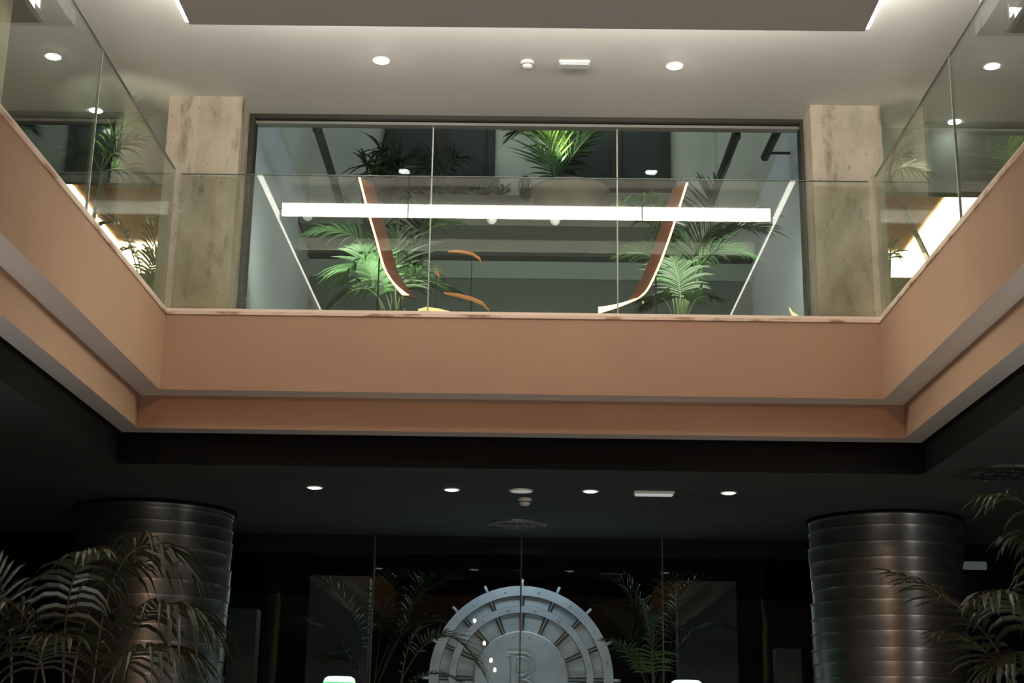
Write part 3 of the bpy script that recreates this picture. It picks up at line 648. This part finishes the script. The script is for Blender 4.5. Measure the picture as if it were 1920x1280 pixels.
palm('kentia_palm', 'small palm sprig between the right column and the glowing coffer', g4, 3.1, [
    ((1668, 530, 13.4), (1675, 440, 13.4), (1658, 470, 13.4)), ((1668, 530, 13.4), (1665, 460, 13.4), (1682, 480, 13.4), dict(m=LEAF))], 10, .18, .02, LEAFD, STEM, .15, .4, 24)
# ------------------------------------------------------------------ fixtures on the upper ceiling
def downlight(u, v, z, r, label, m, grp, x=None, y=None, halo=True):
    p = atZ(u, v, z); t = thing('downlight', label, 'light', (p.x, p.y, z), grp)
    lathe('lens', [(r*.82, -.006), (r*.5, -.016), (0, -.02)], m, t, 24)
    ring_lathe('trim_ring', [(r*.82, -.008), (r, -.008), (r*1.03, 0), (r*.82, 0)], WHITE, t, 28); return t
for (u, v, lb) in [(715, 113, 'round bright downlight in the white ceiling, left of centre'), (1265, 123, 'round bright downlight in the white ceiling, right of centre'), (100, 105, 'bright downlight in the left gallery ceiling near the picture edge'),
                   (180, 212, 'bright downlight in the left gallery ceiling over the window'), (1860, 123, 'bright downlight in the right gallery ceiling near the picture edge'), (1790, 233, 'bright downlight in the right gallery ceiling over the pale pier')]:
    vv = v if v < 200 else v-6
    p = atZ(u, vv, ZCE); downlight(u, vv, ZCE, .074, lb, LAMP if v < 200 else LAMPG, 'upper ceiling downlights')
    spot('downlight_beam', (p.x, p.y, ZCE-.03), (p.x, p.y, 0), (1 if v > 200 else 9), (1, .95, .88), 120, .8, .05)
def smoke(u, v, z, label, s=1., y=None):
    p = atZ(u, v, z); t = thing('smoke_detector', label, 'smoke detector', (p.x, p.y, z), None)
    lathe('base', [(.055*s, 0), (.055*s, -.018*s), (.048*s, -.022*s)], WHITE, t, 24)
    lathe('head', [(.046*s, -.022*s), (.045*s, -.045*s), (.03*s, -.058*s), (0, -.06*s)], WHITE, t, 24)
    ring_lathe('vent_ring', [(.0465*s, -.030*s), (.0475*s, -.030*s), (.0475*s, -.036*s), (.0465*s, -.036*s)], PIPE, t, 24); return t
smoke(989, 116, ZCE, 'white smoke detector on the upper ceiling between the two downlights', 1.05)
def emergency(u, v, z, L, label, em=0.):
    p = atZ(u, v, z); t = thing('emergency_light', label, 'light', (p.x, p.y, z))
    box('housing', -L/2, L/2, -.06, .06, -.03, 0, WHITE, t, .012)
    box('diffuser', -L/2+.015, L/2-.015, -.045, .045, -.042, -.028, mat('milky_diffuser', (.6, .62, .6), .4, 0, (.9, .95, .95), em), t, .006); return t
emergency(1077, 117, ZCE, .27, 'slim rectangular emergency light on the upper ceiling', .02)
smoke(285, 408, ztop, 'white smoke detector beside the left wood coffer', 1.1)
# ------------------------------------------------------------------ fixtures on the lower ceiling
for (u, v, lb) in [(590, 913, 'first from the left of the four small round downlights in the black ceiling'), (847, 917, 'second from the left of the four small round downlights in the black ceiling'),
                   (1107, 920, 'third from the left of the four small round downlights in the black ceiling'), (1366, 923, 'rightmost of the four small round downlights in the black ceiling')]:
    downlight(u, v, Z3, .080, lb, LAMPS, 'lower ceiling downlights')
p = atZ(977, 919, Z3); t = thing('ceiling_speaker', 'larger dull white round speaker in the middle of the black ceiling', 'speaker', (p.x, p.y, Z3))
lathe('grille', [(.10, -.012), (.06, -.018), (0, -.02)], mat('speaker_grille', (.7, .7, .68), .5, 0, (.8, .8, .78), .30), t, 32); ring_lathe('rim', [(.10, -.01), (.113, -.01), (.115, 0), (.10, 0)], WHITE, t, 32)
smoke(984, 934, Z3, 'white smoke detector on the black ceiling above the round air diffuser', 1.2)
emergency(1226, 921, Z3, .38, 'long slim emergency light on the black ceiling, right of centre', .35)
def diffuser(u, v, r, label, m, n=20):
    p = atZ(u, v, Z3); t = thing('air_diffuser', label, 'air vent', (p.x, p.y, Z3))
    ring_lathe('outer_ring', [(r*.9, -.03), (r, -.02), (r*1.02, 0), (r*.9, 0)], m, t, 40)
    ring_lathe('inner_ring', [(r*.50, -.03), (r*.54, -.03), (r*.54, 0), (r*.50, 0)], m, t, 32)
    lathe('hub', [(r*.18, -.01), (r*.16, -.03), (0, -.035)], m, t, 20)
    for k in range(n):
        bm = bmesh.new(); bx(bm, r*.19, r*.89, -.007, .007, -.028, -.002); bmesh.ops.rotate(bm, verts=bm.verts, matrix=Matrix.Rotation(2*math.pi*k/n, 3, 'Z')); new('vane', bm, m, t)
    lathe('plenum', [(r*.9, -.001), (0, -.002)], BLACK2, t, 24); return t
diffuser(970, 981, .315, 'round black air diffuser with radial vanes under the smoke detector', mat('diffuser_grey', (.16, .16, .16), .4, .4))
diffuser(1880, 884, .33, 'round black air diffuser high at the right picture edge', mat('diffuser_black', (.03, .03, .03), .5))
# ------------------------------------------------------------------ metal clad columns
def metal_column(cx, cy, r, label, seed):
    rn = random.Random(seed); t = thing('metal_column', label, 'column', (cx, cy, -1.6)); z = 0; H = Z3+1.6
    lathe('shadow_gap_collar', [(r+.03, H), (r+.03, H-.03), (r-.05, H-.03)], BLACK2, t, 56)
    k = 0
    top = H-.03
    while z < top-.02:
        h = min(rn.uniform(.125, .165), top-z); rr = r*(1+.008*math.sin(k*.9+seed))*(1+rn.uniform(-.007, .007))
        pr = [(rr*.985, z), (rr*.998, z), (rr*.998, z), (rr*1.003, z+h-.012), (rr*1.003, z+h-.012), (rr+.009, z+h-.010), (rr+.009, z+h-.010), (rr+.009, z+h), (rr+.009, z+h), (rr*.985, z+h)]
        o = lathe('metal_band', pr, METAL, t, 72); o.location = (rn.uniform(-.012, .012), rn.uniform(-.012, .012), 0)
        z += h; k += 1
    return t
metal_column(-3.86, 15.02, .80, 'round column clad in dented spiral metal bands, left, behind the foreground palm', 2)
metal_column(3.70, 15.02, .76, 'round column clad in dented spiral metal bands, right, warm streak down its middle', 5)
# ------------------------------------------------------------------ lobby glass wall and what stands beyond
gw = thing('window_5', 'tall dark glass wall at the back of the lobby below the gallery', 'window', (0, 16.6, -1.6), kind='structure')
jx = [-8.4, -5.0, atY(698, 1150, 16.6).x, atY(976, 1150, 16.6).x, atY(1243, 1150, 16.6).x, 4.9, 8.4]
for k in range(6):
    box('pane', jx[k]+.008, jx[k+1]-.008, 0, .02, 0, Z3+1.6, DGLASS, gw)
    if k: box('joint_seal', jx[k]-.008, jx[k]+.008, -.003, .023, 0, Z3+1.6, mat('dark_seal', (.05, .055, .05), .4), gw)
tag(box('ceiling_beyond', -8.5, 8.5, 16.64, 26, Z3+.05, Z3+.2, BLACK2), 'black soffit beyond the lobby glass', 'ceiling', kind='structure')
tag(box('wall_beyond', -8.5, 8.5, 24, 24.2, -1.6, Z3+.1, mat('night_wall', (.02, .022, .02), .8)), 'dark wall beyond the lobby glass', 'wall', kind='structure')
for (u0, u1, v0, lb) in [(430, 482, 1140, 'dim grey pillar right of the left metal column'), (1456, 1502, 1215, 'dim grey pillar left of the right metal column'), (582, 694, 1078, 'dim brown panel far behind the lobby glass, left'), (1270, 1380, 1088, 'dim brown panel far behind the lobby glass, right')]:
    a = atY(u0, v0, 19); b = atY(u1, v0, 19)
    tag(box('pillar', a.x, b.x, 19, 19.3, -1.6, a.z, mat('dim_render', (.10, .10, .10), .8)), lb, 'pillar')
a = atY(1786, 1052, 17.6); b = atY(1850, 1068, 17.6)
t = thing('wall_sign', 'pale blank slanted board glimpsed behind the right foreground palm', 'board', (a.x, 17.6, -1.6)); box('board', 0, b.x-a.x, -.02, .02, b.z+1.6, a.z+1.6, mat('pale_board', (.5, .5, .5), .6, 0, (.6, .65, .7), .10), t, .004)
box('post', -.03, 0, -.02, .02, 0, a.z+1.6, PIPE, t)
# ------------------------------------------------------------------ the round steel emblem
EC = atY(977, 1273, 17.3); RW = 1.07
em = thing('vault_wheel_emblem', 'big round steel vault wheel emblem with a raised letter B, behind the lobby glass', 'emblem', (EC.x, 17.3, -1.6))
cz = EC.z+1.6; c0 = (0, 0, cz)
lathe('back_plate', [(RW*.97, -.02), (RW*.97, .0), (0, .0)], STEELD, em, 96, axis='Y', loc=(0, .04, cz), smooth=False)
ring_lathe('outer_ring', [(RW*.895, -.03), (RW, -.03), (RW, .055), (RW*.895, .055)], STEEL, em, 96, axis='Y', loc=c0)
ring_lathe('middle_ring', [(RW*.71, -.03), (RW*.785, -.03), (RW*.785, .045), (RW*.71, .045)], STEEL, em, 96, axis='Y', loc=c0)
lathe('centre_disc', [(RW*.515, -.03), (RW*.515, .035), (RW*.50, .045), (0, .045)], STEEL, em, 96, axis='Y', loc=c0, smooth=False)
def sector(name, r0_, r1_, a0, a1, y0_, y1_, m, n=5):
    vs_ = []; fs = []
    for k in range(n+1):
        a_ = a0+(a1-a0)*k/n
        for (r_, y_) in ((r0_, y0_), (r1_, y0_), (r1_, y1_), (r0_, y1_)): vs_.append((r_*math.cos(a_), y_, cz+r_*math.sin(a_)))
    for k in range(n):
        for j in range(4): fs.append((k*4+j, k*4+(j+1) % 4, (k+1)*4+(j+1) % 4, (k+1)*4+j))
    fs += [(3, 2, 1, 0), tuple(n*4+j for j in range(4))]
    return mesh(name, vs_, fs, m, em)
for k in range(16):
    a0 = 2*math.pi*k/16; a1 = a0+2*math.pi/16
    sector('cell_panel', RW*.79, RW*.89, a0+.03, a1-.03, -.012, .02, STEEL); sector('cell_panel', RW*.52, RW*.705, a0+.045, a1-.045, -.008, .02, STEEL)
    sector('spoke', RW*.785, RW*.895, a0-.009, a0+.009, -.05, .02, STEELD, 1); sector('spoke', RW*.515, RW*.71, a0-.012, a0+.012, -.045, .02, STEELD, 1)
    ca, sa = math.cos(a0), math.sin(a0)
    tube('peg', [(RW*.99*ca, -.04, cz+RW*.99*sa), (RW*1.075*ca, -.04, cz+RW*1.075*sa)], .017, STEEL, em, 8)
    for rr_, off in ((.95, .2), (.748, .2), (.46, .2)):
        q = a0+off; lathe('stud', [(.012, .0), (.011, .012), (0, .016)], STEEL, em, 8, axis='Y', loc=(RW*rr_*math.cos(q), -.055 if rr_ > .9 else (-.045 if rr_ > .6 else -.045), cz+RW*rr_*math.sin(q)))
# letter B: bevelled outline bars
def letterB(h, wd, y, m, r):
    z0 = -h/2; P = []
    def bowl(zc, rz, rx, x0_):
        return [(x0_+rx*math.cos(a_), zc+rz*math.sin(a_)) for a_ in [math.pi/2-math.pi*i/10 for i in range(11)]]
    up_ = bowl(h*.25, h*.25, wd*.42, wd*.05); lo_ = bowl(-h*.25, h*.25, wd*.47, wd*.05)
    outer = [(-wd*.5, h/2)]+up_+lo_[1:]+[(-wd*.5, -h/2), (-wd*.5, -h/2+.03), (-wd*.36, -h/2+.03), (-wd*.36, h/2-.03), (-wd*.5, h/2-.03), (-wd*.5, h/2)]
    c1 = [(-wd*.16, h*.42)]+bowl(h*.25, h*.17, wd*.26, wd*.02)+[(-wd*.16, h*.08), (-wd*.16, h*.42)]
    c2 = [(-wd*.16, -h*.08)]+bowl(-h*.25, h*.17, wd*.30, wd*.02)+[(-wd*.16, -h*.42), (-wd*.16, -h*.08)]
    V = []; Fc = []
    for loop in (outer, c1, c2):
        v_, f_ = tube_data([(x_, y, cz+z_+.0) for x_, z_ in loop], r, 6); b_ = len(V); V += v_; Fc += [tuple(i+b_ for i in f) for f in f_]
    return mesh('letter', V, Fc, m, em)
letterB(.60, .34, -.048, STEEL, .011)
box('stand', -.25, .25, -.02, .12, 0, cz-RW*.9, STEELD, em)
# filament bulbs hung over the lobby (they show as small reflections in the lobby glass)
for k, (u, v) in enumerate([(890, 1163), (908, 1205), (921, 1237), (928, 1255)]):
    q = atY(u, v, 33.2-1.1+k*.15); p = Vector((q.x, 1.1-k*.15, q.z))
    lb = ['topmost', 'second from the top', 'third from the top', 'lowest'][k]
    t = thing('pendant_bulb', lb+' small warm bulb glinting across the left of the steel emblem', 'lamp', tuple(p), 'warm pendant bulbs')
    lathe('bulb', [(0, -.05), (.028, -.035), (.036, -.005), (.024, .03), (.014, .045)], BULB, t, 14); lathe('socket', [(.015, .04), (.017, .09), (0, .1)], BRASS, t, 10)
    tube('cord', [(0, 0, .09), (0, 0, ZP-.03-p.z)], .004, PIPE, t, 5)
# green glass lamps
for k, (u, v, lb) in enumerate([(637, 1268, 'bright green glass lamp at the bottom edge, left of the steel emblem'), (1287, 1275, 'bright green glass lamp at the bottom edge, right of the steel emblem')]):
    p = atY(u, v, 15.0); t = thing('green_floor_lamp', lb, 'lamp', (p.x, 15.0, -1.6), 'green glass lamps'); zt = p.z+1.6
    lathe('lamp_shade', [(.155, zt-.24), (.16, zt-.05), (.15, zt-.02), (.12, zt), (0, zt+.004)], GREENW, t, 32)
    ring_lathe('shade_rim', [(.157, zt-.06), (.168, zt-.06), (.168, zt-.26), (.157, zt-.26)], GREEN, t, 32)
    tube('pole', [(0, 0, .03), (0, 0, zt-.1)], .012, BRASS, t, 8); lathe('base', [(.16, 0), (.16, .02), (.02, .035), (0, .035)], BRASS, t, 28)
# palms beyond the lobby glass
def lowpalm(lb, bx_, Y, frs, seed, m=LEAFD, n=22, ll=.42, lw=.02):
    b = atY(bx_[0], bx_[1], Y); b.z = -1.6
    return palm('feather_palm', lb, b, -1.6, [tuple((u, max(v, 1085), Y+dy) for (u, v, dy) in f) for f in frs], n, ll, lw, m, STEMK, .25, .5, seed, g=.7)
lowpalm('feather palm behind the lobby glass, left of the emblem', (690, 1350), 18.4, [
    ((690, 1300, 0), (690, 1150, 0), (600, 1010, .2)), ((700, 1300, 0), (720, 1100, 0), (740, 1010, .2)), ((695, 1300, 0), (760, 1060, 0), (860, 1080, -.2)), ((700, 1320, 0), (740, 1140, 0), (830, 1170, -.1)),
    ((690, 1320, 0), (640, 1160, 0), (560, 1170, .1)), ((690, 1320, 0), (660, 1200, 0), (600, 1250, -.1)), ((700, 1300, 0), (780, 1130, 0), (800, 1010, .2))], 31)
lowpalm('feather palm behind the lobby glass, right of the emblem', (1225, 1350), 18.4, [
    ((1225, 1300, 0), (1220, 1120, 0), (1140, 1020, .2)), ((1225, 1300, 0), (1250, 1100, 0), (1330, 1030, .2)), ((1225, 1320, 0), (1200, 1180, 0), (1130, 1140, -.2)), ((1230, 1320, 0), (1270, 1150, 0), (1370, 1180, 0)),
    ((1230, 1320, 0), (1230, 1200, 0), (1180, 1090, .1)), ((1220, 1320, 0), (1210, 1220, 0), (1140, 1220, -.2)), ((1230, 1300, 0), (1290, 1130, 0), (1260, 1010, .2))], 32)
b = atY(745, 1340, 14.6)
palm('feather_palm', 'slender palm frond arching across the left of the steel emblem', Vector((b.x, b.y, -1.6)), -1.6, [
    ((755, 1270, 14.6), (830, 1120, 14.5), (905, 1260, 14.3), dict(g=.5)), ((750, 1300, 14.6), (760, 1190, 14.6), (795, 1175, 14.6), dict(n=10, ll=.15)), ((755, 1300, 14.6), (800, 1230, 14.5), (880, 1290, 14.5), dict(n=14, ll=.2))],
    30, .30, .018, LEAF, STEMK, .2, .4, 33, t0=.15)
b = atY(1210, 1340, 14.6)
palm('feather_palm', 'slender palm with pale frond rising right of the steel emblem', Vector((b.x, b.y, -1.6)), -1.6, [
    ((1215, 1300, 14.6), (1190, 1200, 14.5), (1135, 1200, 14.3), dict(n=20, ll=.2)), ((1225, 1300, 14.6), (1230, 1200, 14.6), (1200, 1130, 14.6), dict(n=22, ll=.25)), ((1225, 1300, 14.6), (1215, 1180, 14.6), (1240, 1150, 14.6), dict(n=22, ll=.25))],
    20, .22, .018, LEAF, STEMK, .2, .4, 34, t0=.2)
# ------------------------------------------------------------------ foreground palms
Y1 = 9.0
b = atY(120, 1450, Y1)
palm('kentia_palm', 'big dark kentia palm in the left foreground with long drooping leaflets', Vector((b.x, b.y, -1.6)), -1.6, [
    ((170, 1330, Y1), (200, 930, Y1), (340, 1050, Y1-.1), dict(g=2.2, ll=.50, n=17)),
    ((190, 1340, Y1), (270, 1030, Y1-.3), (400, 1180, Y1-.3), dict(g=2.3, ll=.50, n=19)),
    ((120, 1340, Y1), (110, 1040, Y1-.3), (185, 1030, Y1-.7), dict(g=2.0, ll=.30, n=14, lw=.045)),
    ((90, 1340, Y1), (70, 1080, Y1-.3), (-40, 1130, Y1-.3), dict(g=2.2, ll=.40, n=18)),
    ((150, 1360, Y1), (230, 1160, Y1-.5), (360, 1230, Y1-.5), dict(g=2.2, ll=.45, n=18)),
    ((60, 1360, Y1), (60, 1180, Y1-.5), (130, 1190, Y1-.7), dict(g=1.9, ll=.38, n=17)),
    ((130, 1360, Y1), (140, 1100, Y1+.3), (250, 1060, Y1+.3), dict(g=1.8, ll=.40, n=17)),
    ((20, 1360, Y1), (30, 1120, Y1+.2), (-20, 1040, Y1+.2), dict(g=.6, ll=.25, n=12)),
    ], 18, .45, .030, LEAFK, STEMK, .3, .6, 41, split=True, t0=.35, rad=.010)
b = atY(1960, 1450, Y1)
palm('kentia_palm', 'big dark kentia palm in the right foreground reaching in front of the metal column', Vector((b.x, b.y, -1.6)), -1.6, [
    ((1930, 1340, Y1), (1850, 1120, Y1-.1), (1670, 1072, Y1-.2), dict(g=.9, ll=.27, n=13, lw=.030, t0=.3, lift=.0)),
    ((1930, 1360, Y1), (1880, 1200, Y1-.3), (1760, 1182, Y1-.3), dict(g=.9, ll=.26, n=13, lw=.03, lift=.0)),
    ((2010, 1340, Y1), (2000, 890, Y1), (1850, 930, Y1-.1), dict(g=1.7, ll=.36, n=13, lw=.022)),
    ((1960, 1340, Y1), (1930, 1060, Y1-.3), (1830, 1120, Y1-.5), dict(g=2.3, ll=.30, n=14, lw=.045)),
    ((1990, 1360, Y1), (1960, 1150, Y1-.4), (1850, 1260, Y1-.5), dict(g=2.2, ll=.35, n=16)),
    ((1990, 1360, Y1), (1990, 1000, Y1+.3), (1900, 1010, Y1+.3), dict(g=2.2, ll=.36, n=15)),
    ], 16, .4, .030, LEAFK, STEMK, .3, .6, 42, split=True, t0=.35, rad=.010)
